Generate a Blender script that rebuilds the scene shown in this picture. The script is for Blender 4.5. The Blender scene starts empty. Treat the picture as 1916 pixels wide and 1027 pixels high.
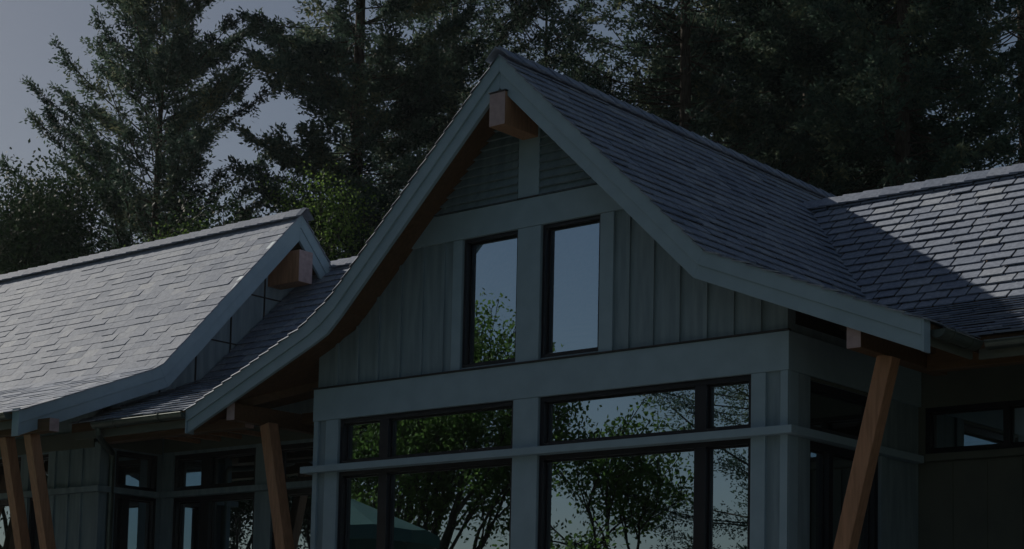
import bpy, math, random
import numpy as np
from mathutils import Vector, Matrix
random.seed(7)
rng = np.random.default_rng(11)
sc = bpy.context.scene
col = sc.collection

# ------------------------------------------------------------------ camera
cam = bpy.data.cameras.new('camera'); cam_o = bpy.data.objects.new('camera', cam); col.objects.link(cam_o)
yaw, pitch, roll = math.radians(-39.94), math.radians(5.18), math.radians(-1.228)
cy, sy, cp, sp = math.cos(yaw), math.sin(yaw), math.cos(pitch), math.sin(pitch)
fwd = Vector((sy*cp, cy*cp, sp)); rt = Vector((cy, -sy, 0)); dn = fwd.cross(rt)
r2 = rt*math.cos(roll) + dn*math.sin(roll); d2 = -rt*math.sin(roll) + dn*math.cos(roll)
cam_o.matrix_world = Matrix(((r2.x, -d2.x, -fwd.x, 11.485), (r2.y, -d2.y, -fwd.y, -14.0), (r2.z, -d2.z, -fwd.z, 1.6), (0, 0, 0, 1)))
cam.sensor_width = 36; cam.lens = 3325/1916*36
cam.shift_x = (958-948)/1916; cam.shift_y = (972-513.5)/1916
cam.clip_end = 2000
sc.camera = cam_o

# ------------------------------------------------------------------ light
SUN = Vector((-1, .05, .64)).normalized()
w = bpy.data.worlds.new('World'); sc.world = w; w.use_nodes = True
nt = w.node_tree; bg = nt.nodes['Background']
sky = nt.nodes.new('ShaderNodeTexSky'); sky.sky_type = 'NISHITA'; sky.sun_disc = False
sky.sun_elevation = math.asin(SUN.z); sky.sun_rotation = math.atan2(SUN.x, SUN.y)
sky.air_density = 1.0; sky.dust_density = 1.0; sky.ozone_density = 3.0
# cool white balance of the photograph, applied evenly to the whole sky
wb = nt.nodes.new('ShaderNodeMix'); wb.data_type = 'RGBA'; wb.blend_type = 'MULTIPLY'; wb.inputs[0].default_value = 1; wb.inputs[7].default_value = (1.14, 1.0, .87, 1)
nt.links.new(sky.outputs[0], wb.inputs[6]); nt.links.new(wb.outputs[2], bg.inputs[0]); bg.inputs[1].default_value = .051
sun = bpy.data.lights.new('sun', 'SUN'); sun.energy = 5.0; sun.angle = math.radians(.5); sun.color = (1, .93, .82)
sun_o = bpy.data.objects.new('sun', sun); col.objects.link(sun_o)
sun_o.rotation_euler = SUN.to_track_quat('Z', 'Y').to_euler(); sun_o.location = (-40, 5, 40)
sc.view_settings.view_transform = 'Standard'; sc.view_settings.look = 'None'
sc.view_settings.exposure = -.36; sc.view_settings.gamma = 1

# ------------------------------------------------------------------ materials
def new_mat(name):
    m = bpy.data.materials.new(name); m.use_nodes = True
    return m, m.node_tree, m.node_tree.nodes['Principled BSDF']
def noise_col(n, a, b, scale, detail=4, stretch=None, lo=.35, hi=.65, dist=0):
    tc = n.nodes.new('ShaderNodeTexCoord'); t = n.nodes.new('ShaderNodeTexNoise')
    t.inputs['Scale'].default_value = scale; t.inputs['Detail'].default_value = detail; t.inputs['Distortion'].default_value = dist
    src = tc.outputs['Object']
    if stretch:
        mp = n.nodes.new('ShaderNodeMapping'); mp.inputs['Scale'].default_value = stretch
        n.links.new(src, mp.inputs[0]); src = mp.outputs[0]
    n.links.new(src, t.inputs['Vector'])
    r = n.nodes.new('ShaderNodeValToRGB'); r.color_ramp.elements[0].position = lo; r.color_ramp.elements[1].position = hi
    r.color_ramp.elements[0].color = (*a, 1); r.color_ramp.elements[1].color = (*b, 1)
    n.links.new(t.outputs[0], r.inputs[0])
    return r, t
def bump(n, p, tex, strength, dist=.01):
    b = n.nodes.new('ShaderNodeBump'); b.inputs['Strength'].default_value = strength; b.inputs['Distance'].default_value = dist
    n.links.new(tex.outputs[0], b.inputs['Height']); n.links.new(b.outputs[0], p.inputs['Normal'])
def simple(name, a, b, scale, rough, stretch=None, spec=.5, bs=.15, metal=0):
    m, n, p = new_mat(name); r, t = noise_col(n, a, b, scale, stretch=stretch)
    n.links.new(r.outputs[0], p.inputs['Base Color']); p.inputs['Roughness'].default_value = rough
    p.inputs['Specular IOR Level'].default_value = spec; p.inputs['Metallic'].default_value = metal
    bump(n, p, t, bs); return m
M = {}
M['paint'] = simple('grey_green_siding_paint', (.19, .26, .305), (.255, .34, .395), 2.2, .65, (6, 6, .7), .3, .3)
M['trim'] = simple('grey_green_trim_paint', (.285, .395, .475), (.32, .44, .525), 1.6, .55, (3, 3, 3), .35, .1)
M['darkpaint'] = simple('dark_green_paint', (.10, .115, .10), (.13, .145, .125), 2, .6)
M['frame'] = simple('dark_window_metal', (.005, .006, .012), (.008, .009, .018), 5, .45)
M['gutter'] = simple('gutter_metal', (.10, .125, .115), (.14, .165, .15), 5, .35, metal=.6)
M['flash'] = simple('dark_flashing', (.02, .02, .022), (.03, .03, .032), 5, .5)
M['soffit'] = simple('cedar_soffit_shaded_beam', (.10, .06, .03), (.15, .085, .045), 3, .55, (1, 9, 9), .3, .2)  # its darker tone also stands in for shade on the eave beams
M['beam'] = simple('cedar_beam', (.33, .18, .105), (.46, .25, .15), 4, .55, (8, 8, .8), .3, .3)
M['endgrain'] = simple('cedar_end_grain', (.36, .27, .28), (.46, .35, .36), 14, .7)
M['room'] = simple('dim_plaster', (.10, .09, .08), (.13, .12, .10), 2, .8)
M['bark'] = simple('bark', (.035, .028, .022), (.085, .07, .055), 6, .9, (4, 4, 1), .2, .8)
M['blind'] = simple('white_blind_fabric', (.7, .7, .68), (.8, .8, .78), 8, .7)
M['curtain'] = simple('grey_curtain_fabric', (.10, .11, .13), (.14, .15, .17), 8, .8)
M['teal'] = simple('teal_canvas', (.04, .13, .115), (.05, .16, .14), 3, .7)
M['pole'] = simple('pole_metal', (.3, .3, .3), (.4, .4, .4), 5, .4, metal=.8)
# glass
m, n, p = new_mat('window_glass'); out = n.nodes['Material Output']; n.nodes.remove(p)
g = n.nodes.new('ShaderNodeBsdfGlossy'); g.inputs['Roughness'].default_value = 0.0; g.inputs['Color'].default_value = (.70, .87, 1, 1)
t = n.nodes.new('ShaderNodeBsdfTransparent'); t.inputs['Color'].default_value = (.75, .8, .82, 1)
mx = n.nodes.new('ShaderNodeMixShader'); mx.inputs[0].default_value = .6
n.links.new(t.outputs[0], mx.inputs[1]); n.links.new(g.outputs[0], mx.inputs[2]); n.links.new(mx.outputs[0], out.inputs[0]); M['glass'] = m
# slates: tone attribute per face
m, n, p = new_mat('slate_shingles'); at = n.nodes.new('ShaderNodeAttribute'); at.attribute_name = 'tone'
r = n.nodes.new('ShaderNodeValToRGB'); e = r.color_ramp.elements
e[0].color = (.20, .235, .31, 1); e[1].color = (.37, .40, .455, 1); x = e.new(.5); x.color = (.275, .31, .385, 1)
n.links.new(at.outputs['Fac'], r.inputs[0])
r3, t3 = noise_col(n, (.82, .82, .82), (1.12, 1.12, 1.1), 22, 6)
mm = n.nodes.new('ShaderNodeMix'); mm.data_type = 'RGBA'; mm.blend_type = 'MULTIPLY'; mm.inputs[0].default_value = 1
n.links.new(r.outputs[0], mm.inputs[6]); n.links.new(r3.outputs[0], mm.inputs[7]); n.links.new(mm.outputs[2], p.inputs['Base Color'])
p.inputs['Roughness'].default_value = .72; p.inputs['Specular IOR Level'].default_value = .05; bump(n, p, t3, .5, .006); M['slate'] = m
m, n, p = new_mat('slate_underlay'); p.inputs['Base Color'].default_value = (.015, .015, .017, 1); p.inputs['Roughness'].default_value = .9; M['under'] = m
# leaves
def leaf_mat(name, c0, c1, c2, trans, scale=.9):
    m, n, p = new_mat(name); out = n.nodes['Material Output']
    at = n.nodes.new('ShaderNodeAttribute'); at.attribute_name = 'tone'
    r = n.nodes.new('ShaderNodeValToRGB'); e = r.color_ramp.elements
    e[0].color = (*c0, 1); e[1].color = (*c2, 1); x = e.new(.55); x.color = (*c1, 1)
    n.links.new(at.outputs['Fac'], r.inputs[0]); n.links.new(r.outputs[0], p.inputs['Base Color'])
    p.inputs['Roughness'].default_value = .7; p.inputs['Specular IOR Level'].default_value = .12
    tr = n.nodes.new('ShaderNodeBsdfTranslucent'); n.links.new(r.outputs[0], tr.inputs[0])
    mx = n.nodes.new('ShaderNodeMixShader'); mx.inputs[0].default_value = trans
    n.links.new(p.outputs[0], mx.inputs[1]); n.links.new(tr.outputs[0], mx.inputs[2]); n.links.new(mx.outputs[0], out.inputs[0])
    return m
M['needle'] = leaf_mat('fir_needles', (.018, .038, .036), (.08, .13, .095), (.22, .23, .13), .32)
M['leaf'] = leaf_mat('green_leaves', (.06, .115, .03), (.11, .19, .045), (.19, .29, .07), .4)
M['darkleaf'] = leaf_mat('dark_leaves', (.018, .036, .022), (.03, .055, .028), (.055, .09, .038), .2)

# ------------------------------------------------------------------ helpers
class MB:
    def __init__(s): s.v = []; s.f = []; s.m = []; s.t = []
    def add(s, vs, fs, mi=0, tone=.5):
        b = len(s.v); s.v += [tuple(v) for v in vs]
        for f in fs: s.f.append(tuple(b+i for i in f)); s.m.append(mi); s.t.append(tone)
    def hexa(s, a, mi=0, tone=.5):   # 8 points: bottom 4, top 4
        s.add(a, [(0, 3, 2, 1), (4, 5, 6, 7), (0, 1, 5, 4), (1, 2, 6, 5), (2, 3, 7, 6), (3, 0, 4, 7)], mi, tone)
    def box(s, x0, x1, y0, y1, z0, z1, mi=0, T=None):
        x0, x1 = sorted((x0, x1)); y0, y1 = sorted((y0, y1)); z0, z1 = sorted((z0, z1))
        p = [(x0, y0, z0), (x1, y0, z0), (x1, y1, z0), (x0, y1, z0), (x0, y0, z1), (x1, y0, z1), (x1, y1, z1), (x0, y1, z1)]
        if T: p = [T(q) for q in p]
        s.hexa(p, mi)
    def prism(s, poly, a, b, P, mi=0):  # poly of 2d points, P(u, v, w) -> 3d
        n = len(poly); vs = [P(u, v, a) for u, v in poly] + [P(u, v, b) for u, v in poly]
        s.add(vs, [tuple(range(n-1, -1, -1)), tuple(range(n, 2*n))] + [(i, (i+1) % n, n+(i+1) % n, n+i) for i in range(n)], mi)
    def bar(s, a, b, wx, wy, up=Vector((0, 0, 1)), mi=0):
        a = Vector(a); b = Vector(b); d = (b-a).normalized(); r = d.cross(up).normalized()*wx/2; u = r.cross(d).normalized()*wy/2
        s.hexa([a-r-u, a+r-u, a+r+u, a-r+u, b-r-u, b+r-u, b+r+u, b-r+u], mi)
    def tube(s, pts, rad, k=6, mi=0, cap=True):
        pts = [Vector(p) for p in pts]; base = len(s.v)
        for i, p in enumerate(pts):
            d = (pts[min(i+1, len(pts)-1)]-pts[max(i-1, 0)]).normalized(); r = d.orthogonal().normalized() if i == 0 else (r - d*r.dot(d)).normalized()
            q = d.cross(r)
            for j in range(k):
                a = 2*math.pi*j/k; s.v.append(tuple(p+(r*math.cos(a)+q*math.sin(a))*rad[i]))
        for i in range(len(pts)-1):
            for j in range(k):
                a = base+i*k+j; b = base+i*k+(j+1) % k; s.f.append((a, b, b+k, a+k)); s.m.append(mi); s.t.append(.5)
        if cap:
            s.f.append(tuple(base+j for j in range(k))[::-1]); s.m.append(mi); s.t.append(.5)
            e = base+(len(pts)-1)*k; s.f.append(tuple(e+j for j in range(k))); s.m.append(mi); s.t.append(.5)
    def build(s, name, mats, parent=None, smooth=False, bevel=0, loc=None, fix=True):
        me = bpy.data.meshes.new(name); me.from_pydata(s.v, [], s.f)
        mats = mats if isinstance(mats, (list, tuple)) else [mats]
        for m in mats: me.materials.append(m)
        me.polygons.foreach_set('material_index', s.m)
        if any(t != .5 for t in s.t):
            a = me.attributes.new('tone', 'FLOAT', 'FACE'); a.data.foreach_set('value', s.t)
        if fix:
            import bmesh
            bm = bmesh.new(); bm.from_mesh(me); bmesh.ops.recalc_face_normals(bm, faces=bm.faces); bm.to_mesh(me); bm.free()
        if smooth: me.polygons.foreach_set('use_smooth', [True]*len(me.polygons))
        o = bpy.data.objects.new(name, me); col.objects.link(o)
        if parent: o.parent = parent
        if loc: o.location = loc
        if bevel:
            b = o.modifiers.new('bevel', 'BEVEL'); b.width = bevel; b.segments = 2; b.limit_method = 'ANGLE'; b.angle_limit = math.radians(50)
        return o
def tag(o, label=None, cat=None, group=None, kind=None):
    for k, v in (('label', label), ('category', cat), ('group', group), ('kind', kind)):
        if v: o[k] = v
def empty(name, loc):
    o = bpy.data.objects.new(name, None); col.objects.link(o); o.location = loc; return o

# ------------------------------------------------------------------ ground
def gz(x, y):
    t = min(max((y+13)/8, 0), 1); t = t*t*(3-2*t)
    return 1.5*t
gv = []; gf = []
xs = [-900, -300, -120, -60, -40, -30, -24, -18, -12, -6, 0, 6, 12, 18, 24, 40, 80, 300, 900]
ys = [-900, -300, -100, -50, -30, -22, -18, -15, -14, -13, -12, -11, -10, -9, -8, -7, -6, -5, -4, 0, 10, 20, 40, 80, 200, 500, 900]
for y_ in ys:
    for x_ in xs: gv.append((x_, y_, gz(x_, y_)))
for j in range(len(ys)-1):
    for i in range(len(xs)-1): a = j*len(xs)+i; gf.append((a, a+1, a+1+len(xs), a+len(xs)))
me = bpy.data.meshes.new('ground'); me.from_pydata(gv, [], gf)
me.materials.append(simple('grass', (.03, .05, .022), (.06, .08, .035), 1.2, .9)); me.polygons.foreach_set('use_smooth', [True]*len(me.polygons))
go = bpy.data.objects.new('ground', me); col.objects.link(go); tag(go, kind='structure')
# pale stone terrace in front of the house
pb = MB(); pb.box(-17, 12, -4.6, 3, 1.40, 1.54)
po = pb.build('terrace', simple('terrace_stone', (.12, .125, .13), (.17, .175, .18), 1.5, .8)); tag(po, kind='structure')

# ------------------------------------------------------------------ house
house = empty('timber_lodge', (0, 0, 1.6))
tag(house, 'grey green timber lodge with steep flared slate gables and orange cedar beams', 'house')
H = house
S = .165  # slate course

def arc(profile):
    s = [0]
    for a, b in zip(profile, profile[1:]): s.append(s[-1]+math.hypot(b[0]-a[0], b[1]-a[1]))
    return s
def along(profile, s, q):
    for i in range(len(profile)-1):
        if q <= s[i+1] or i == len(profile)-2:
            f = (q-s[i])/(s[i+1]-s[i]); a, b = profile[i], profile[i+1]
            L = s[i+1]-s[i]; return (a[0]+(b[0]-a[0])*f, a[1]+(b[1]-a[1])*f, (-(b[1]-a[1])/L, (b[0]-a[0])/L) if (b[0]-a[0]) > 0 else ((b[1]-a[1])/L, -(b[0]-a[0])/L))
def slate_roof(mb, profile, P, lo, hi, wmin=.19, wmax=.36, seed=1, lip=.030, gap=.007, edge=False):
    """profile: list (d,z) from eave to ridge. P(u,d,z)->3d. lo(d), hi(d): limits of u."""
    R = random.Random(seed); s = arc(profile); tot = s[-1]; n = int(round(tot/S)); st = tot/n
    for i in range(-1, n):
        a = max(i*st, 0) - (0 if i > -1 else .05); b = min(a+st*1.12, tot)
        if i == -1: b = .12
        da, za, na = along(profile, s, a); db, zb, nb = along(profile, s, b)
        if nb[1] < 0: nb = (-nb[0], -nb[1])
        if na[1] < 0: na = (-na[0], -na[1])
        ulo, uhi = lo(da), hi(da); ulo2, uhi2 = lo(db), hi(db)
        u = ulo - R.random()*.2
        while u < uhi:
            wd = R.uniform(wmin, wmax); tone = min(max(R.gauss(.5, .2), 0), 1)
            h = lip+R.uniform(-.004, .007); g = gap
            q0a = max(u+g, ulo); q1a = min(u+wd-g, uhi)
            q0b = max(u+g, ulo2); q1b = min(u+wd-g, uhi2)
            jit = R.uniform(-.006, .006); u += wd
            if q1a-q0a < .02 and q1b-q0b < .02: continue
            q1a = max(q1a, q0a+.001); q1b = max(q1b, q0b+.001)
            da_, za_, _ = along(profile, s, a+jit)
            h2 = .009; th = .013
            def pt(q, d, z, nn, hh): return P(q, d+nn[0]*hh, z+nn[1]*hh)
            A = [pt(q0a, da_, za_, na, h-th), pt(q1a, da_, za_, na, h-th), pt(q1b, db, zb, nb, h2-th), pt(q0b, db, zb, nb, h2-th),
                 pt(q0a, da_, za_, na, h), pt(q1a, da_, za_, na, h+R.uniform(-.002, .002)), pt(q1b, db, zb, nb, h2), pt(q0b, db, zb, nb, h2)]
            if edge and q0a <= ulo+1e-6:   # first slate of the course: worn outer edge, chamfered and raised to catch the sun
                A[4] = pt(q0a+.022, da_, za_, na, h+.008); A[7] = pt(q0b+.022, db, zb, nb, h2+.012); A[5] = pt(q1a, da_, za_, na, h+.004)
            mb.add(A, [(4, 5, 6, 7), (0, 1, 5, 4), (1, 2, 6, 5), (3, 0, 4, 7)], 0, tone)
def ridge_caps(mb, z, u0, u1, P, slope, seed=3, w=.17, step=.27, back=True):
    R = random.Random(seed); u = u0; ln = math.hypot(1, slope)
    while u < u1:
        for sgn in (1, -1):
            hh = .046+R.uniform(0, .004); h0 = .030; tone = min(max(R.gauss(.35, .15), 0), 1); e = min(u+step*1.35, u1+.06)
            def pt(q, k, h): return P(q, sgn*(k/ln + h*slope/ln), z - k*slope/ln + h/ln)
            A = [pt(u, w, hh-.016), pt(u, -.01, hh-.016), pt(e, -.01, h0-.016), pt(e, w, h0-.016), pt(u, w, hh), pt(u, -.012, hh), pt(e, -.012, h0), pt(e, w, h0)]
            mb.hexa(A, 0, tone)
        u += step
def deck(mb, profile, P, lo, hi, th=.11, mi=0):
    for a, b in zip(profile, profile[1:]):
        t = [P(lo(a[0]), *a), P(hi(a[0]), *a), P(hi(b[0]), *b), P(lo(b[0]), *b)]
        mb.hexa([(x, y, z-th) for x, y, z in t] + t, mi)
def pw(pts):  # piecewise linear
    pts = sorted(pts); X = [p[0] for p in pts]; Y = [p[1] for p in pts]
    return lambda d: float(np.interp(d, X, Y))

ZR, ZK, ZE = 6.37, 3.97, 3.08
K, E_ = 2.52, 4.71
PF = -.54
# --- main (front gable) roof: ridge along Y at X=0. d = |x|
profR = [(E_, ZE), (K, ZK), (0, ZR)]
profL = [(E_, ZE), (K+.28, ZK-.112), (K+.09, ZK+.015), (K-.15, ZK+.16), (0, ZR)]
hiR = pw([(E_, .52), (K, 2.70), (.504, 4.72), (.5, 7.2), (0, 7.2)])
hiL = pw([(E_, -.5), (K, 1.68), (.6, 3.6), (.59, 7.2), (0, 7.2)])
lo_ = lambda d: PF-.035
sl = MB()
slate_roof(sl, profR, lambda u, d, z: (d, u, z), lo_, hiR, seed=1, lip=.030)
slate_roof(sl, profL, lambda u, d, z: (-d, u, z), lo_, hiL, seed=2, edge=True)
roof = sl.build('roof', [M['slate']], H)
rc = MB(); ridge_caps(rc, ZR+.045, PF-.06, 7.2, lambda u, k, z: (k, u, z), .952, 3)
rc.build('ridge_cap', [M['slate']], roof)
dk = MB(); deck(dk, profR, lambda u, d, z: (d, u, z), lambda d: PF+.04, lambda d: hiR(d)+.3)
deck(dk, profL, lambda u, d, z: (-d, u, z), lambda d: PF+.04, lambda d: hiL(d)+.3)
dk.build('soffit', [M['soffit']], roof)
# --- wings: ridge along X. profile in (y, z) eave -> ridge
def wing(yr, zr, ye, x0, x1, xlo, xhi, seed, yk=None, zk=ZK, lim_x=None, back=True, name='roof', over=0.0, lip=.030, gap=.007):
    yk = yk if yk is not None else yr-(zr-zk)/.952
    prof = [(ye, ZE+.02), (yk, zk), (yr, zr)]
    lo, hi = xlo, xhi
    m_ = MB(); P = lambda u, d, z: (u, d, z)
    slate_roof(m_, prof, P, lo, hi, seed=seed, lip=lip, gap=gap)
    bprof = [(2*yr-ye, ZE+.02), (2*yr-yk, zk), (yr, zr)]
    slate_roof(m_, bprof, P, lambda d: x0, lambda d: x1, seed=seed+50)
    o = m_.build(name, [M['slate']], H)
    c = MB(); ridge_caps(c, zr+.045, x0-.02, x1+.05, lambda u, k, z: (u, yr+k, z), .952 if abs(zr-zk) < 2.3 else 1.05, seed+9)
    c.build('ridge_cap', [M['slate']], o)
    d_ = MB(); deck(d_, prof, P, lambda d: lo(d)-.3*(lo(d) > -6.5), lambda d: hi(d)+.3*(hi(d) < 0 and hi(d) > -5.5)-over)
    deck(d_, bprof, P, lambda d: x0, lambda d: x1-over)
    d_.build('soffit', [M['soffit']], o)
    return o
right_roof = wing(4.65, 5.83, .45, .55, 13, pw([(.45, 4.64), (2.63, 2.45), (4.65, .43)]), lambda d: 13, 21, yk=2.63, zk=3.92, lip=.032, gap=.012)
mid_roof = wing(3.6, 5.87, -.5, -7.0, -.6, lambda d: -7.0, pw([(-.5, -4.71), (1.68, -2.52), (3.6, -.6)]), 31)
LX = -6.56
left_roof = wing(2.89, 6.47, -1.58, -17, LX+.035, lambda d: -17, lambda d: LX+.035, 41, yk=.49, zk=3.93, over=.07, lip=.0125, gap=.002)

# --- fascias
def fascia_run(mb, top, bot, fr, P, a, b, mi=0):
    for i in range(len(top)-1):
        q = [top[i], top[i+1], bot[i+1], bot[i]]
        mb.prism(q, a, b, P, mi)
def lerp(a, b, f): return (a[0]+(b[0]-a[0])*f, a[1]+(b[1]-a[1])*f)
def fascia(parent, top, bot, P, out, name='fascia', f=.52):
    """out: +1/-1 direction of 'front' in w; w=0 front of lower board"""
    mid = [lerp(a, b, f) for a, b in zip(top, bot)]
    mid2 = [lerp(a, b, f+.0) for a, b in zip(top, bot)]
    mb = MB(); fascia_run(mb, top, mid, 0, P, .018*out, -.06*out)
    fascia_run(mb, mid2, bot, 0, P, 0, -.045*out)
    return mb.build(name, [M['trim']], parent, bevel=.003)
PY = lambda u, v, w: (u, PF+w, v)
PX = lambda u, v, w: (LX+w, u, v)
topR = [(.001, ZR+.012), (K, ZK+.012), (E_, ZE+.02)]
botR = [(.001, 6.03), (2.40, 3.745), (E_, 2.82)]
topL = [(-.001, ZR+.012), (-(K-.15), ZK+.165), (-(K+.09), ZK+.022), (-(K+.28), ZK-.10), (-E_, ZE+.02)]
botL = [(-.001, 6.03), (-2.22, 3.92), (-2.42, 3.752), (-2.62, 3.66), (-E_, 2.82)]
f1 = fascia(roof, topR, botR, PY, -1); f2 = fascia(roof, topL, botL, PY, -1)
for s_ in (1, -1):  # return boards closing the ends of the flared eaves
    fe = MB(); fe.box(s_*(E_+.001), s_*(E_+.022), PF-.017, PF+.10, 2.815, ZE+.018); fe.build('fascia', [M['trim']], roof)
topF = [(-1.58, 3.11), (.49, 3.94), (2.889, 6.485)]; botF = [(-1.58, 2.80), (.66, 3.70), (2.889, 6.10)]
topB = [(2.891, 6.485), (5.29, 3.94), (7.36, 3.11)]; botB = [(2.891, 6.10), (5.12, 3.70), (7.36, 2.80)]
fascia(left_roof, topF, botF, PX, 1); fascia(left_roof, topB, botB, PX, 1)
fe = MB(); fe.box(LX-.12, LX+.017, -1.602, -1.581, 2.795, 3.125); fe.build('fascia', [M['trim']], left_roof)

# --- eave sub-fascias (behind the gutters)
def box_part(name, mat, parent, *bxs, bevel=.003, **k):
    mb = MB()
    for b in bxs: mb.box(*b)
    return mb.build(name, mat, parent, bevel=bevel)
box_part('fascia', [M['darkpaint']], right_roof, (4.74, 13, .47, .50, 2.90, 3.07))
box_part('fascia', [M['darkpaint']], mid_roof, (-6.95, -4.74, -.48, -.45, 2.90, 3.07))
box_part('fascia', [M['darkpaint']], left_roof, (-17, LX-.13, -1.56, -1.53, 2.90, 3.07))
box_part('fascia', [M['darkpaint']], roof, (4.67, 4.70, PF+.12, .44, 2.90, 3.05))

# --- gutters: half-round troughs
def gutter(parent, a, b, out, rad=.075, brackets=True, step=.9):
    a = Vector(a); b = Vector(b); d = (b-a).normalized(); out = Vector(out); up = Vector((0, 0, 1)); mb = MB(); n = 12
    pr = []
    for i in range(n+1):
        t = math.pi*i/n; pr.append((-math.cos(t)*rad, -math.sin(t)*rad*.95))
    for i in range(n, -1, -1):
        t = math.pi*i/n; pr.append((-math.cos(t)*(rad-.006), -math.sin(t)*(rad-.006)*.95))
    mb.prism(pr, 0, (b-a).length, lambda u, v, w: tuple(a+out*(u+rad)+up*v+d*w))
    lip = [a+out*(2*rad-.002)+d*0, b+out*(2*rad-.002)]
    mb.tube(lip, [.009, .009], 8)
    for end in (a+d*.002, b-d*.005):
        mb.prism([(p[0], p[1]) for p in pr[:n+1]], 0, .003, lambda u, v, w: tuple(end+out*(u+rad)+up*v+d*w))
    o = mb.build('gutter', [M['gutter']], parent)
    if brackets:
        L = (b-a).length; k = max(1, int(L/step))
        for i in range(k):
            c = a+d*(L*(i+.5)/k); bb = MB(); pts = []
            for j in range(13):
                t = math.pi*(j/12)*1.0; pts.append(c+out*(rad-math.cos(t)*(rad+.006))+up*(-math.sin(t)*(rad+.006)*.95))
            pts = [c-out*.01+up*.03]+pts+[c+out*(2*rad)+up*.025, c+out*(rad)+up*.035, c+up*.035]
            bb.tube(pts, [.006]*len(pts), 5); bb.build('bracket', [M['gutter']], o)
    return o
gutter(right_roof, (4.86, .47, 3.03), (12.9, .47, 3.03), (0, -1, 0))
gutter(roof, (4.705, PF+.13, 3.02), (4.705, .31, 3.02), (1, 0, 0), step=.35)
gutter(mid_roof, (-6.45, -.48, 3.06), (-4.735, -.48, 3.06), (0, -1, 0), step=.8)
gutter(left_roof, (-16.9, -1.56, 3.07), (-6.70, -1.56, 3.07), (0, -1, 0))
ds = MB(); ds.tube([(-6.38, -.56, 3.0), (-6.38, -.56, 2.93), (-6.5, -.40, 2.86), (-6.95, .10, 2.80), (-6.98, .13, 2.72), (-6.98, .13, .0)], [.04]*6, 10)
ds.build('downspout', [M['gutter']], mid_roof)

# --- ridge and eave beams, struts
def beam(name, bx, mat='beam', parent=H):
    o = box_part(name, [M[mat], M['endgrain']], parent, bx, bevel=.006)
    L = (bx[1]-bx[0], bx[3]-bx[2]); ax = 0 if L[0] > L[1] else 1
    for p in o.data.polygons:
        if abs(p.normal[ax]) > .9: p.material_index = 1
    return o
b1 = beam('gable_beam', (-.105, .105, -.575, .10, 5.63, 5.975))
box_part('beam_cap', [M['flash']], b1, (-.115, .115, -.585, -.50, 5.978, 5.99))
beam('gable_beam', (-7.1, -6.42, 2.76, 3.02, 5.48, 5.93))
beam('eave_beam', (-4.12, -3.98, -.46, 1.0, 2.93, 3.13), 'soffit'); beam('eave_beam', (3.95, 4.09, -.46, 1.2, 2.93, 3.13), 'soffit')  # roof shade put into the colour: eave beams take the darker soffit cedar
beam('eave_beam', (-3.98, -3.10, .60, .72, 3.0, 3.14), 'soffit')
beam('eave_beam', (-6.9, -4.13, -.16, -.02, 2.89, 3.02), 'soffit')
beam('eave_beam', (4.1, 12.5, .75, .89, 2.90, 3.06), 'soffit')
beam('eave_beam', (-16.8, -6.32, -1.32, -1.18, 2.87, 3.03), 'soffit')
def strut(a, b, w=.14):
    mb = MB(); mb.bar(a, b, w, w, up=Vector((0, 1, 0)) if abs(a[0]-b[0]) > .1 else Vector((1, 0, 0))); return mb.build('strut', [M['beam']], H, bevel=.006)
strut((-3.95, .05, 2.93), (-3.25, .05, -.05), .155); strut((4.09, .05, 2.93), (3.34, .05, -.05), .155)
strut((-6.82, -1.22, 2.88), (-6.82, -.55, -.05)); strut((-7.33, -1.22, 2.88), (-7.33, -.55, -.05))
for xx in (-10.6, -11.2, -14.4, -15.0): strut((xx, -1.22, 2.88), (xx, -.55, -.05))

# --- rafters tails under the mid and left eaves
for xx in (-6.2, -5.8, -5.4, -5.0): beam('rafter', (xx-.03, xx+.03, -.44, .9, 2.965, 3.02))

# ------------------------------------------------------------------ walls
ID = lambda q: q
def TS(q): return (3.085 - q[1], q[0], q[2])        # east side wall: u=Y, -n -> +X
def TB(q): return (-7.05 - q[1], q[0], q[2])        # gable end of the left wing
def TR(q): return (q[0], 2.6+q[1], q[2])
def TM(q): return (q[0], 1.0+q[1], q[2])
def TL(q): return (q[0], 0.0+q[1], q[2])
BT = .02
def wall_open(mb, u0, u1, z0, z1, openings, T, n0=.0, n1=.14):
    us = sorted({u0, u1, *[v for o in openings for v in o[:2]]}); zs = sorted({z0, z1, *[v for o in openings for v in o[2:]]})
    for a, b in zip(us, us[1:]):
        run = None
        for c, d in zip(zs, zs[1:]):
            cu, cz = (a+b)/2, (c+d)/2
            hole = any(o[0] < cu < o[1] and o[2] < cz < o[3] for o in openings)
            if not hole: run = (run[0], d) if run else (c, d)
            if (hole or d == zs[-1]) and run: mb.box(a, b, n0, n1, *run, T=T); run = None
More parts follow.
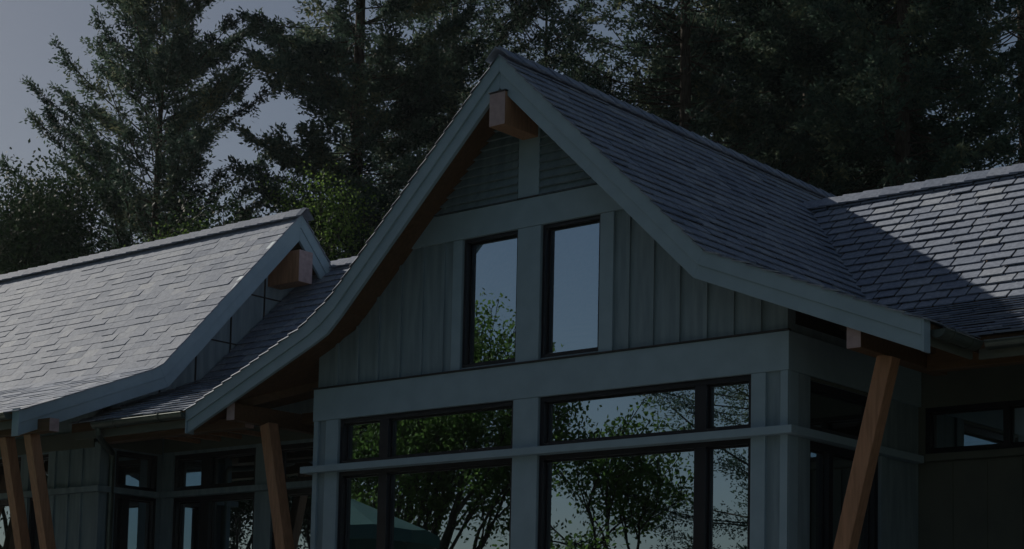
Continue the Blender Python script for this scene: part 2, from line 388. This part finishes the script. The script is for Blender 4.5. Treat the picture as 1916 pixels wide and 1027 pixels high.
def window(parent, u0, u1, z0, z1, T, mull=(), fw=.07, deep=.085, label=None):
    mb = MB(); d0, d1 = .012, .125
    mb.box(u0, u1, d0, d1, z1-fw, z1, T=T); mb.box(u0, u1, d0, d1, z0, z0+fw, T=T)
    mb.box(u0, u0+fw, d0, d1, z0+fw, z1-fw, T=T); mb.box(u1-fw, u1, d0, d1, z0+fw, z1-fw, T=T)
    for a, b in mull: mb.box(a, b, d0+.004, d1, z0+fw, z1-fw, T=T)
    # inner sash bead
    i = fw; b_ = .018
    cuts = [u0+fw]+[v for m_ in mull for v in m_]+[u1-fw]
    for a, b in zip(cuts[::2], cuts[1::2]):
        mb.box(a, b, .07, .083, z0+i, z0+i+b_, T=T); mb.box(a, b, .07, .083, z1-i-b_, z1-i, T=T)
        mb.box(a, a+b_, .07, .083, z0+i+b_, z1-i-b_, T=T); mb.box(b-b_, b, .07, .083, z0+i+b_, z1-i-b_, T=T)
    w_ = mb.build('window', [M['frame']], parent)
    for a, b in zip(cuts[::2], cuts[1::2]):
        g_ = MB(); q = [(a, deep, z0+fw), (b, deep, z0+fw), (b, deep, z1-fw), (a, deep, z1-fw)]
        # very slight out-of-plane bow keeps reflections from being dead flat
        g_.add([T(p) for p in q]+[T((p[0], p[1]+.006, p[2])) for p in q], [(0, 1, 2, 3)], 0)
        g_.v = g_.v[:4]; g_.build('pane', [M['glass']], w_, fix=False)
    if label: w_['label'] = label
    return w_
def battens(mb, us, z0, ztop, T, w=.045, t=.022):
    for u in us: mb.box(u-w/2, u+w/2, -t, 0.0015, z0, ztop(u), T=T)

BB, BTOP, LT, LB = 2.895, 3.27, 2.37, 2.295
FL = -.10
# main gable wall
W = MB()
ops = [(-2.716, -.159, .10, BB), (.171, 2.715, .10, BB), (-.913, -.147, BTOP+.03, 4.694), (.163, .925, BTOP+.03, 4.694)]
wall_open(W, -3.085, 3.085, FL, 3.10, [o for o in ops if o[3] < 3], ID)
def under(x): return (ZR-.952*x if x < K else ZK-.4064*(x-K))-.08
# upper part, left and right of the upper windows, above them
for sgn in (-1, 1):
    poly = [(sgn*.925, 3.10), (sgn*3.085, 3.10), (sgn*3.085, under(3.085)), (sgn*K, under(K)), (sgn*.925, under(.925))]
    W.prism(poly, 0, .14, lambda u, v, w: (u, w, v))
W.box(-.924, .924, 0, .14, 3.10, BTOP+.03); W.box(-.147, .163, 0, .14, BTOP+.03, 4.694); W.box(-.924, -.913, 0, .14, BTOP+.03, 4.694)
W.prism([(-.924, 4.694), (.924, 4.694), (.924, under(.924)), (0, under(0)), (-.924, under(.924))], 0, .14, lambda u, v, w: (u, w, v))
battens(W, (-2.78, -2.46, -2.15, -1.82, -1.50, -1.19, 1.27, 1.565, 1.875, 2.19, 2.49, 2.79), BTOP, lambda u: under(abs(u))-.02, ID)
# lap siding in the peak
z = 5.0
def rk(zz): return (ZR-.10-zz)/.952
while z < 6.05:
    z1 = z+.088; a, b = rk(z), max(rk(z1), .02)
    for s0, s1 in ((-1, -.15), (.15, 1)):
        lo0, hi0 = (-a, -.155) if s0 < 0 else (.135, a); lo1, hi1 = (-b, -.155) if s0 < 0 else (.135, b)
        if hi0-lo0 < .03: continue
        hi1 = max(hi1, lo1+.005) if s0 > 0 else hi1; lo1 = min(lo1, hi1-.005) if s0 < 0 else lo1
        W.hexa([(lo0, -.05, z), (hi0, -.05, z), (hi0, .001, z), (lo0, .001, z), (lo1, -.004, z1), (hi1, -.004, z1), (hi1, .001, z1), (lo1, .001, z1)])
    z = z1
gable_wall = W.build('gable_wall', [M['paint']], H)
# trim boards of the main gable
def part(name, mat, bxs, T=ID, parent=H, bevel=.003):
    mb = MB()
    for b in bxs: mb.box(*b, T=T)
    return mb.build(name, [M[mat]], parent, bevel=bevel)
part('band_board', 'trim', [(-3.12, 3.12, -.035, .0015, BB, BTOP-.012)])
part('band_board', 'trim', [(-.0, 2.6, -.033, .0015, BB, BTOP-.012)], TS)
part('drip_cap', 'flash', [(-3.125, 3.125, -.055, .001, BTOP-.010, BTOP+.006)])
part('corner_board', 'trim', [(-3.11, -3.04, -.028, .0015, FL, BB-.002)]); part('corner_board', 'trim', [(3.03, 3.11, -.028, .0015, FL, BB-.002)])
part('corner_board', 'trim', [(0.0015, .16, -.026, .0015, FL, BB-.002)], TS)
part('window_trim', 'trim', [(-2.915, -2.716, -.028, .0015, FL, BB-.002)]); part('window_trim', 'trim', [(2.715, 2.871, -.028, .0015, FL, BB-.002)])
part('window_trim', 'trim', [(-.159, .171, -.028, .0015, FL, BB-.002)])
part('window_trim', 'trim', [(-.145, .161, -.028, .0015, BTOP+.008, 4.69)])
part('window_trim', 'trim', [(-1.045, -.915, -.026, .0015, BTOP+.008, 4.69)]); part('window_trim', 'trim', [(.927, 1.095, -.026, .0015, BTOP+.008, 4.69)])
fb = MB(); a, b = rk(4.694)+.02, rk(5.0)+.02
fb.prism([(-a, 4.694), (a, 4.694), (b, 4.998), (-b, 4.998)], -.034, .001, lambda u, v, w: (u, w, v)); fb.build('frieze_board', [M['trim']], H, bevel=.003)
dc = MB(); dc.box(-b, b, -.048, .001, 5.0, 5.012); dc.build('drip_cap', [M['flash']], H)
part('king_post', 'trim', [(-.15, .13, -.034, .001, 5.014, 5.75)])
# ledge wraps the front and the side
lg = MB(); lg.box(-3.22, 3.205, -.12, -.0285, LB, LT); lg.box(3.1135, 3.205, -.0285, 1.76, LB, LT); lg.box(3.087, 3.205, 1.76, 2.49, LB, LT)
lg.box(-3.22, -3.112, -.0285, .95, LB, LT)
lg.build('ledge', [M['trim']], H, bevel=.004)
for z0, z1 in ((LT, BB), (.10, LB)):
    window(H, -2.716, -.159, z0, z1, ID, [(-2.11, -1.98)], fw=.05); window(H, .171, 2.715, z0, z1, ID, [(2.06, 2.19)], fw=.05)
part('window_trim', 'trim', [(-2.716, -.159, -.0, .14, LB, LT)]); part('window_trim', 'trim', [(.171, 2.715, -.0, .14, LB, LT)])
window(H, -.913, -.147, BTOP+.03, 4.694, ID, fw=.038); window(H, .163, .925, BTOP+.03, 4.694, ID, fw=.038)

# main side walls
W = MB(); wall_open(W, .141, 2.6, FL, 3.35, [(.38, 1.76, .10, LB), (.38, 1.76, LT, 2.86)], TS); W.build('side_wall', [M['paint']], H)
W = MB(); W.box(-3.085, -2.945, .141, 8, FL, 3.35); W.build('side_wall', [M['darkpaint']], H); W = MB(); W.box(2.945, 3.085, 2.75, 8, FL, 3.35); W.build('side_wall', [M['room']], H)
window(H, .38, 1.76, LT, 2.86, TS); window(H, .38, 1.76, .10, LB, TS, [(.80, .88)])
part('window_trim', 'paint', [(.16, .38, -.024, .0015, FL, BB-.003)], TS); part('window_trim', 'paint', [(1.76, 1.93, -.024, .0015, FL, BB-.003)], TS)
part('head_board', 'darkpaint', [(.38, 1.76, -.02, .0015, 2.86, BB-.003)], TS)
# right wing front wall
W = MB(); wall_open(W, 3.087, 12.8, FL, 3.85, [(3.16, 4.55, LT+.03, 2.88), (5.6, 8.2, .1, 2.88)], TR)
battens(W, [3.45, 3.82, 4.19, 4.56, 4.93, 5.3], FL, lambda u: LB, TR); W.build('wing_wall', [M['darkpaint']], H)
window(H, 3.16, 4.55, LT+.03, 2.88, TR, [(4.0, 4.06)], fw=.05); window(H, 5.6, 8.2, .1, 2.88, TR, [(6.8, 6.9)])
part('ledge', 'darkpaint', [(3.21, 5.55, -.10, .001, LB+.02, LT+.02)], TR)
bl = part('blind', 'blind', [(4.07, 4.48, .12, .135, 2.46, 2.85)], TR)
# mid wall
W = MB(); wall_open(W, -7.05, -3.087, FL, 3.62, [(-6.80, -5.19, .1, LB), (-6.80, -5.19, LT, 2.86), (-4.88, -3.3, .1, LB), (-4.88, -3.3, LT, 2.86)], TM); W.build('wing_wall', [M['paint']], H)
for z0, z1 in ((LT, 2.86), (.1, LB)):
    window(H, -6.80, -5.19, z0, z1, TM, [(-6.27, -6.10)], fw=.06); window(H, -4.88, -3.3, z0, z1, TM, fw=.06)
part('ledge', 'paint', [(-6.95, -3.23, -.10, .001, LB, LT)], TM)
part('window_trim', 'paint', [(-7.02, -6.80, -.025, .0015, FL, 2.9)], TM); part('window_trim', 'paint', [(-5.19, -4.88, -.025, .0015, FL, 2.9)], TM)
part('curtain', 'curtain', [(-6.0, -5.3, .3, .34, .1, 2.8)], TM); part('curtain', 'curtain', [(-4.4, -4.0, .3, .34, .1, 2.8)], TM)
# gable end wall of the left wing (faces +X)
W = MB(); wall_open(W, .141, 5.7, FL, 2.95, [(.25, .93, .1, LB), (.25, .93, LT, 2.86)], TB)
prof = [(-1.2, 3.1), (.49, 3.82), (2.89, 6.36), (5.29, 3.82), (7, 3.1)]
W.prism([(.0, 2.951), (5.7, 2.951), (5.7, 3.5), (5.29, 3.75), (2.89, 6.30), (.49, 3.75), (0, 3.55)], -.01, -.15, lambda u, v, w: (-7.04+w, u, v))
W.build('gable_wall', [M['paint']], H)
# big dark panel joints above the mid roof
W = MB()
for yy in (.9, 1.5, 2.1, 2.7): W.box(-7.0485, -7.03, yy-.008, yy+.008, 2.96, 3.6+max(0, (yy-.49))*1.05)
W.box(-7.0485, -7.03, 1.35, 4.4, 4.55, 4.565); W.box(-7.0485, -7.03, 2.05, 3.7, 5.3, 5.315)
W.build('panel_joint', [M['flash']], H)
for z0, z1 in ((LT, 2.86), (.1, LB)): window(H, .25, .93, z0, z1, TB, [(.38, .50)] if z0 < 1 else [], fw=.045)
lg = MB(); lg.box(-7.049, -6.95, -.10, .90, LB, LT); lg.box(-8.02, -7.049, -.10, -.001, LB, LT); lg.box(-16.5, -8.02, -.10, -.001, LB, LT)
lg.build('ledge', [M['paint']], H, bevel=.004)
part('corner_board', 'paint', [(-.02, .10, -.026, .0015, FL, 2.94)], TB); part('corner_board', 'paint', [(-7.15, -7.025, -.026, .0015, FL, 2.94)], TL)
part('band_board', 'darkpaint', [(.12, .97, -.03, .0015, 2.88, 3.10)], TB); part('band_board', 'darkpaint', [(-6.99, -3.12, -.03, .0015, 2.90, 3.12)], TM)
# left wing front wall
W = MB(); wall_open(W, -16.8, -7.05, FL, 3.6, [(-8.55, -8.13, .1, LB), (-8.55, -8.13, LT, 2.86), (-10.4, -8.74, .1, LB), (-10.4, -8.74, LT, 2.86), (-14, -12, .1, LB)], TL)
battens(W, (-7.42, -7.70), FL, lambda u: 2.95, TL, w=.035); W.build('wing_wall', [M['paint']], H)
part('window_trim', 'paint', [(-8.13, -7.98, -.025, .0015, FL, 2.9)], TL); part('window_trim', 'paint', [(-8.74, -8.56, -.025, .0015, FL, 2.9)], TL)
for z0, z1 in ((LT, 2.86), (.1, LB)):
    window(H, -8.55, -8.13, z0, z1, TL, fw=.045); window(H, -10.4, -8.74, z0, z1, TL, fw=.06)
window(H, -14, -12, .1, LB, TL)
part('band_board', 'darkpaint', [(-16.8, -7.16, -.03, .0015, 2.88, 3.10)], TL)
# rear walls, floor and inner partitions (dark rooms behind the glass)
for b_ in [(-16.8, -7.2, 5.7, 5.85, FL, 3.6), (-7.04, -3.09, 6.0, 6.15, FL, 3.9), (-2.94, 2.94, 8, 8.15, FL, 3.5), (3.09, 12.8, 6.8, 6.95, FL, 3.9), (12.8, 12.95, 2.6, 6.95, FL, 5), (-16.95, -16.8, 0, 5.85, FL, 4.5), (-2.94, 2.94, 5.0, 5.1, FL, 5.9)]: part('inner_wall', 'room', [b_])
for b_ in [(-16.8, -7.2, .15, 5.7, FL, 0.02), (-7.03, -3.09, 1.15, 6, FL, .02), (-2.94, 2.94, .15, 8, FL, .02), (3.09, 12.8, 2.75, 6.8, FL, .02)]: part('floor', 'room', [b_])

# ------------------------------------------------------------------ trees
def quads_object(name, V, tones, mat, parent, loc=None):
    n = len(V)//4; me = bpy.data.meshes.new(name)
    me.vertices.add(4*n); me.vertices.foreach_set('co', V.astype(np.float32).ravel())
    me.loops.add(4*n); me.loops.foreach_set('vertex_index', np.arange(4*n, dtype=np.int32))
    me.polygons.add(n); me.polygons.foreach_set('loop_start', np.arange(0, 4*n, 4, dtype=np.int32))
    try: me.polygons.foreach_set('loop_total', np.full(n, 4, dtype=np.int32))
    except Exception: pass
    me.update(calc_edges=True)
    a = me.attributes.new('tone', 'FLOAT', 'FACE'); a.data.foreach_set('value', tones.astype(np.float32))
    me.materials.append(mat); o = bpy.data.objects.new(name, me); col.objects.link(o); o.parent = parent
    return o
def unit(a): return a/np.maximum(np.linalg.norm(a, axis=-1, keepdims=True), 1e-9)
def leaf_quads(C, D, L, Wd, g):
    """rhombus leaves: centre base C, direction D, length L, width Wd"""
    r = unit(np.cross(D, g.normal(size=D.shape))); L = L[:, None]; Wd = Wd[:, None]
    a = C; b = C+D*L*.45+r*Wd*.5; c = C+D*L; d = C+D*L*.45-r*Wd*.5
    return np.stack([a, b, c, d], 1).reshape(-1, 3)
def conifer(name, loc, Hh, R, label, group, seed, z0=.12, rise=(.1, .8), dens=1.0, droop=0.0, twl=.36, leafL=(.07, .16), leafW=.048, wh=.42, nb=(5, 8), zmax=None, mat='needle', shape=.85, cap=99, trunk_r=.012, up=.5):
    g = np.random.default_rng(seed); root = empty(name, loc); tag(root, label, 'tree', group)
    tb = MB(); lean = g.normal(0, .01, 2); rad0 = Hh*trunk_r
    zs = np.linspace(-.3, Hh, 14); tb.tube([(lean[0]*z_, lean[1]*z_, z_) for z_ in zs], [max(rad0*(1-z_/Hh*.97), .015)*(1.0) for z_ in zs], 9)
    LC = []; LD = []; LL = []; T = []
    z = Hh*z0; top = zmax or Hh
    while z < Hh*.985:
        f = z/Hh
        for _ in range(g.integers(*nb)):
            az = g.uniform(0, 2*math.pi); L = min(R*max(1-f, .02)**shape, cap)*g.uniform(.55, 1.12)+.15
            ang = rise[0]+(rise[1]-rise[0])*f+g.normal(0, .12); n = max(4, int(L/.16)); t = np.linspace(0, 1, n)
            hx = np.array([math.cos(az), math.sin(az), 0]); s = L*t
            zz = z+np.tan(ang)*s*.9-droop*L*np.sin(t*math.pi*.6)+up*.25*L*t**3
            side = np.array([-hx[1], hx[0], 0]); bend = g.normal(0, .12)*L
            pts = hx[None]*s[:, None]+side[None]*(bend*t**2)[:, None]; pts[:, 2] = zz
            pts[:, :2] += lean*z
            k = pts[::max(1, n//5)]
            tb.tube([tuple(p) for p in k], [max(.008+.012*L/3*(1-i/len(k)), .005) for i in range(len(k))], 4, cap=False)
            nt_ = int(max(6, L*20*dens)); tt = np.sqrt(g.uniform(.04, 1, nt_)); idx = tt*(n-1); i0 = np.minimum(idx.astype(int), n-2); fr = (idx-i0)[:, None]
            base = pts[i0]*(1-fr)+pts[i0+1]*fr; bd = unit(pts[i0+1]-pts[i0])
            sg = np.where(g.random(nt_) < .5, 1, -1)[:, None]
            td = unit(bd*.8+side[None]*sg*g.uniform(.5, 1.1, (nt_, 1))+np.array([0, 0, 1])*g.normal(-.05-.5*droop, .3, (nt_, 1)))
            tl = (twl*L*.55*(1-tt*.75)+.16)*g.uniform(.6, 1.2, nt_)
            m_ = 12; q = np.linspace(.1, 1, m_)
            cen = base[:, None]+td[:, None]*(tl[:, None]*q[None])[..., None]+g.normal(0, .045, (nt_, m_, 3))
            cen[..., 2] -= (q[None]**2*tl[:, None]*.22)
            dd = unit(td[:, None]+g.normal(0, .75, (nt_, m_, 3)))
            LC.append(cen.reshape(-1, 3)); LD.append(dd.reshape(-1, 3)); T.append(np.repeat(g.beta(2, 3, nt_), m_))
        z += wh*g.uniform(.7, 1.3)*(.55+.6*(1-f))
    C = np.concatenate(LC); D = np.concatenate(LD); T = np.concatenate(T)
    if zmax:
        keep = C[:, 2] < zmax; hi_ = ~keep; keep |= (hi_ & (g.random(len(C)) < .35)); C, D, T = C[keep], D[keep], T[keep]
    L_ = g.uniform(*leafL, len(C)); Wd = leafW*g.uniform(.7, 1.4, len(C))
    cl = .5+.5*np.sin(C[:, 0]*1.7+seed)*np.sin(C[:, 1]*1.9+2*seed)*np.sin(C[:, 2]*1.3)
    T = np.clip(T*.65+cl*.75-.22+g.normal(0, .05, len(C)), 0, 1)
    V = leaf_quads(C, D, L_, Wd, g)
    tb.build('trunk', [M['bark']], root, smooth=True, fix=False)
    quads_object('crown', V, T, M[mat], root)
    return root, len(C)
CAM = np.array([11.485, -14.])
def spot(px, dist, mirror=False):
    a = yaw+math.atan((px-948)/3325); x = CAM[0]+math.sin(a)*dist; y = CAM[1]+math.cos(a)*dist
    if mirror: y = -y
    return (x, y, gz(x, y)-.05)
tot = 0
def T_(*a, **k):
    global tot
    r, n_ = conifer(*a, **k); tot += n_; return r
GRP = 'tall firs behind the lodge'
T_('fir_tree', spot(258, 43), 18.2, 6.7, 'open topped fir with upswept boughs, leftmost big tree against the pale sky', GRP, 1, z0=.42, rise=(.28, .65), dens=1.15, twl=.24, wh=.44, shape=.8, cap=3.4, leafW=.043, leafL=(.07,.15), up=.5)
T_('fir_tree', spot(648, 41), 25, 3.9, 'huge dense fir between the two gable peaks, dark trunk showing in its middle', GRP, 2, z0=.12, rise=(.0, .6), dens=1.3, droop=.12, zmax=17, shape=.5)
T_('fir_tree', spot(830, 46), 24, 4.6, 'dark fir directly left of the main gable peak', GRP, 3, z0=.12, rise=(.0, .6), dens=.6, droop=.1, zmax=18, shape=.5)
T_('fir_tree', spot(1012, 44), 19, 3.8, 'thin see-through fir with straight trunk directly above the main gable peak', GRP, 4, z0=.15, rise=(.1, .6), dens=.33, droop=.05, shape=.55)
T_('fir_tree', spot(1290, 40), 24, 5.2, 'olive fir rising behind the middle of the main slate slope', GRP, 5, z0=.1, rise=(.0, .5), dens=.5, droop=.15, zmax=16.5, shape=.5)
T_('fir_tree', spot(1490, 42), 26, 5.6, 'very dark broad fir above the roof valley', GRP, 6, z0=.1, rise=(-.05, .5), dens=1.25, droop=.15, zmax=17, shape=.5)
T_('fir_tree', spot(1690, 38), 25, 4.1, 'dark fir over the left end of the sunlit slate roof', GRP, 7, z0=.1, rise=(-.05, .4), dens=.95, droop=.2, zmax=16, shape=.5)
T_('fir_tree', spot(1950, 43), 25, 5.2, 'loose fir with hanging boughs and sky gaps at the right edge', GRP, 8, z0=.1, rise=(-.1, .4), dens=.28, droop=.25, zmax=17, shape=.5)
GRP2 = 'firs of the second row'
T_('fir_tree', spot(1400, 54), 25, 5.6, 'farther fir filling the gap above the roof valley, left of the broad dark fir', GRP2, 9, z0=.05, rise=(0, .5), dens=.8, droop=.15, zmax=20, shape=.5, leafW=.085, leafL=(.12,.26))
T_('fir_tree', spot(1590, 52), 26, 4.6, 'farther fir seen between the two darkest firs on the right', GRP2, 10, z0=.05, rise=(0, .5), dens=.9, droop=.15, zmax=20, shape=.5, leafW=.085, leafL=(.12,.26))
T_('fir_tree', spot(1180, 55), 14, 5.0, 'farther fir right of the thin see-through fir', GRP2, 13, z0=.05, rise=(0, .5), dens=.6, droop=.15, zmax=20, shape=.5, leafW=.085, leafL=(.12,.26))
T_('fir_tree', spot(470, 54), 13, 5.0, 'lower farther fir between the left pale-sky fir and the huge dense fir', GRP2, 14, z0=.05, rise=(0, .5), dens=.8, droop=.1, shape=.6, leafW=.085, leafL=(.12,.26))
T_('fir_tree', spot(60, 52), 11.5, 4.6, 'low dark fir behind the left end of the lit roof', GRP2, 15, z0=.05, rise=(.1, .6), dens=.9, shape=.4, leafW=.085, leafL=(.12,.26))
T_('fir_tree', spot(880, 56), 12.5, 5.0, 'far low fir behind the left rake of the main gable', GRP2, 16, z0=.05, rise=(0, .5), dens=.8, droop=.1, shape=.5, leafW=.085, leafL=(.12,.26))
T_('fir_tree', spot(1820, 53), 12, 5.0, 'far low fir behind the sunlit roof near the right edge', GRP2, 17, z0=.05, rise=(0, .5), dens=.6, droop=.15, shape=.5, leafW=.085, leafL=(.12,.26))

def top_of(px, dist, ypx, mirror=False):   # height of a tree whose top is seen that high
    return 1.6+(1252-ypx)/3325*dist-spot(px, dist, mirror)[2]
def broadleaf(name, loc, Hh, spread, label, cat_group, seed, mat='leaf', levels=5, leaves=26, leafL=(.07, .13), leafW=.06, clump=.28, trunks=1, first=.25, rad=.14, lean=0.25):
    g = np.random.default_rng(seed); rr = random.Random(seed); root = empty(name, loc); tag(root, label, 'tree', cat_group)
    tb = MB(); tips = []
    def grow(p, d, L, r, lev):
        pts = [p]; q = p.copy(); dd = d.copy(); n = 5
        for i in range(n):
            dd = (dd+Vector((rr.gauss(0, .09), rr.gauss(0, .09), rr.gauss(.03, .06)))).normalized(); q = q+dd*(L/n); pts.append(q.copy())
            if lev >= levels-2: tips.append((q.copy(), dd.copy()))
        tb.tube(pts, [max(r*(1-.45*i/n), .006) for i in range(n+1)], 7 if lev < 2 else 5, cap=False)
        if lev >= levels: return
        k = 2 if rr.random() < .45 else 3
        for j in range(k):
            a = rr.uniform(0, 2*math.pi); s = rr.uniform(.35, .85)*spread
            o = dd.orthogonal().normalized(); o.rotate(Matrix.Rotation(a, 3, dd))
            nd = (dd+o*s+Vector((0, 0, .12))).normalized(); i = n if j == 0 else rr.randint(2, n)
            grow(pts[i].copy(), nd, L*rr.uniform(.62, .86), r*.58, lev+1)
    for k in range(trunks):
        a = k*2*math.pi/trunks+rr.random(); grow(Vector((.15*math.cos(a)*(trunks > 1), .15*math.sin(a)*(trunks > 1), -.1)), Vector((math.cos(a)*lean, math.sin(a)*lean, 1)).normalized(), Hh*first, rad, 0)
    P_ = np.array([t[0] for t in tips]); D0 = np.array([t[1] for t in tips])
    C = np.repeat(P_, leaves, 0)+g.normal(0, clump, (len(P_)*leaves, 3))*np.array([1, 1, .55]); D = unit(np.repeat(D0, leaves, 0)*.3+g.normal(0, 1, C.shape)+np.array([0, 0, -.35]))
    T = np.clip(np.repeat(g.beta(2, 2, len(P_)), leaves)*.7+g.uniform(0, .35, len(C)), 0, 1)
    k_ = Hh/np.percentile(C[:, 2], 99.5); cx, cy_ = np.median(C[:, 0]), np.median(C[:, 1])
    C = (C-np.array([cx, cy_, 0]))*k_; tb.v = [((v[0]-cx)*k_, (v[1]-cy_)*k_, v[2]*k_) for v in tb.v]
    V = leaf_quads(C, D, g.uniform(*leafL, len(C)), np.full(len(C), leafW)*g.uniform(.7, 1.2, len(C)), g)
    tb.build('trunk', [M['bark']], root, smooth=True, fix=False); quads_object('crown', V, T, M[mat], root)
    global tot; tot += len(C)
    return root
GB = 'leafy trees behind the left roof'
def bl(kind, px, dist, ytop, spread, label, group, seed, mirror=False, **k):
    return broadleaf(kind, spot(px, dist, mirror), top_of(px, dist, ytop, mirror), spread, label, group, seed, **k)
bl('maple_tree', 300, 37, 318, .7, 'bright green leafy tree peeking over the lit left roof', GB, 21, leaves=34, clump=.3, first=.3, leafL=(.05,.09), leafW=.05)
bl('maple_tree', 50, 40, 335, 1.0, 'dark bushy tree at the far left above the lit roof ridge', GB, 22, mat='darkleaf', leaves=60, clump=.4, first=.3)
bl('maple_tree', 170, 39, 385, 1.0, 'dark leafy tree between the far left bushy tree and the bright green one', GB, 23, mat='darkleaf', leaves=60, clump=.4, first=.3)
bl('maple_tree', 430, 39, 385, 1.0, 'dark leafy tree left of the peak of the left gable', GB, 24, mat='darkleaf', leaves=60, clump=.4, first=.3)
bl('maple_tree', 590, 41, 400, .9, 'dark leafy tree right behind the peak of the left gable', GB, 26, mat='darkleaf', leaves=60, clump=.4, first=.3)
bl('maple_tree', 1500, 38, 318, .8, 'pale leafed young tree behind the lower end of the main ridge', GB, 25, leaves=22, clump=.3, first=.3)
# trees on the garden side, seen in the windows
GC = 'garden trees mirrored in the big windows'
bl('alder_tree', 815, 31, 542, .38, 'slender multi-stemmed leafy tree mirrored in the big left panes and the upper left gable pane', GC, 31, True, leaves=10, clump=.14, trunks=3, first=.27, rad=.10, lean=.2, leafL=(.06,.12), leafW=.055)
bl('alder_tree', 735, 33, 715, .6, 'bare-limbed leafy tree mirrored beside the teal umbrella', GC, 32, True, leaves=5, clump=.15, trunks=2, first=.27, rad=.09, lean=.2, leafL=(.06,.12), leafW=.055)
bl('alder_tree', 1120, 29, 738, 1.0, 'leafy green tree mirrored in the big right window', GC, 33, True, leaves=7, clump=.12, trunks=2, first=.25, rad=.07, lean=.4, leafL=(.06,.12), leafW=.055)
T_('garden_fir', spot(1545, 29, True), 14, 4.9, 'dark fir whose boughs are mirrored in the right window panes', 'garden conifers', 34, z0=.1, rise=(-.05, .4), dens=1.3, droop=.1, shape=.6, twl=.3, wh=.62, leafL=(.04,.08), leafW=.022)
T_('garden_fir', spot(1850, 31, True), 16, 5.0, 'dark fir standing behind the one mirrored in the right panes', 'garden conifers', 35, z0=.1, rise=(-.1, .5), dens=.7, droop=.15, shape=.6)

broadleaf('alder_tree', spot(480, 37, True), 8.5, .8, 'dense leafy tree added to block bright sky mirrored in the panes behind the left strut', GC, 36, mat='darkleaf', leaves=10, clump=.22, levels=6, trunks=2, first=.25, rad=.1, lean=.3)  # added to screen the bright low sky from these reflections
broadleaf('alder_tree', spot(250, 40, True), 8.5, .8, 'dense leafy tree added to block bright sky mirrored in the panes of the left wing', GC, 37, mat='darkleaf', leaves=10, clump=.22, levels=6, trunks=2, first=.25, rad=.1, lean=.3)  # another added tree, keeps pale horizon sky out of the left wing panes

broadleaf('alder_tree', spot(30, 42, True), 9.0, .8, 'dense leafy tree added to block bright sky mirrored at the far left panes', GC, 38, mat='darkleaf', leaves=40, clump=.3, levels=5, trunks=2, first=.27, rad=.1, lean=.3)  # added to block the white horizon sky in the far left panes
for (x_, y_, sd) in ((19, -5, 39), (22, -11, 40), (17.5, -1.5, 41)):  # out of view, added to darken the sky reflected in the bay panes
    broadleaf('alder_tree', (x_, y_, gz(x_, y_)-.05), 9.0, .8, {39: 'dense leafy tree added to darken the bay reflections, the middle one of a row of three', 40: 'dense leafy tree added to darken the bay reflections, farthest from the house in the row of three', 41: 'dense leafy tree added to darken the bay reflections, beside the east end of the right wing'}[sd], 'trees added east of the terrace to darken reflections', sd, mat='darkleaf', leaves=40, clump=.3, levels=5, trunks=2, first=.27, rad=.1, lean=.3)

# ------------------------------------------------------------------ umbrella in the garden
ux, uy, _ = spot(612, 25.5, True)
um = empty('patio_umbrella', (ux, uy, 1.5)); tag(um, 'open teal canvas patio umbrella mirrored in the lower left window', 'umbrella')
mb = MB(); n_ = 8; R_ = 1.5; top = (0, 0, 2.75)
rim = [(R_*math.cos(2*math.pi*i/n_), R_*math.sin(2*math.pi*i/n_), 2.15) for i in range(n_)]
for i in range(n_):
    a, b = Vector(rim[i]), Vector(rim[(i+1) % n_]); mid = (a+b)/2+Vector((0, 0, .05))
    mb.add([top, a, mid], [(0, 1, 2)]); mb.add([top, mid, b], [(0, 1, 2)])
    mb.add([a, mid, mid-Vector((0, 0, .2)), a-Vector((0, 0, .17))], [(0, 1, 2, 3)]); mb.add([mid, b, b-Vector((0, 0, .17)), mid-Vector((0, 0, .2))], [(0, 1, 2, 3)])
mb.build('canopy', [M['teal']], um, fix=False)
mb = MB(); mb.tube([(0, 0, 0), (0, 0, 2.85)], [.022, .022], 10); mb.build('pole', [M['pole']], um, smooth=True)
for i in range(n_):
    mb = MB(); a = Vector(rim[i]); mb.bar((0, 0, 2.70), a-Vector((0, 0, .03)), .015, .02); mb.build('rib', [M['pole']], um)
mb = MB(); mb.tube([(0, 0, .03), (0, 0, .07), (0, 0, .10)], [.28, .28, .1], 20); mb.build('base', [M['pole']], um)
# ------------------------------------------------------------------ thin scattering volume added to imitate lens glare
hb = MB(); hb.box(-75, 40, -60, 75, -1.2, 31)
hz = hb.build('glare_veil', [bpy.data.materials.new('glare_veil_volume')]); m = hz.data.materials[0]; m.use_nodes = True; n = m.node_tree
n.nodes.remove(n.nodes['Principled BSDF']); v = n.nodes.new('ShaderNodeVolumePrincipled'); v.inputs['Color'].default_value = (.82, .9, 1, 1)
v.inputs['Density'].default_value = .00015; v.inputs['Anisotropy'].default_value = .6; n.links.new(v.outputs[0], n.nodes['Material Output'].inputs['Volume'])
tag(hz, kind='stuff')
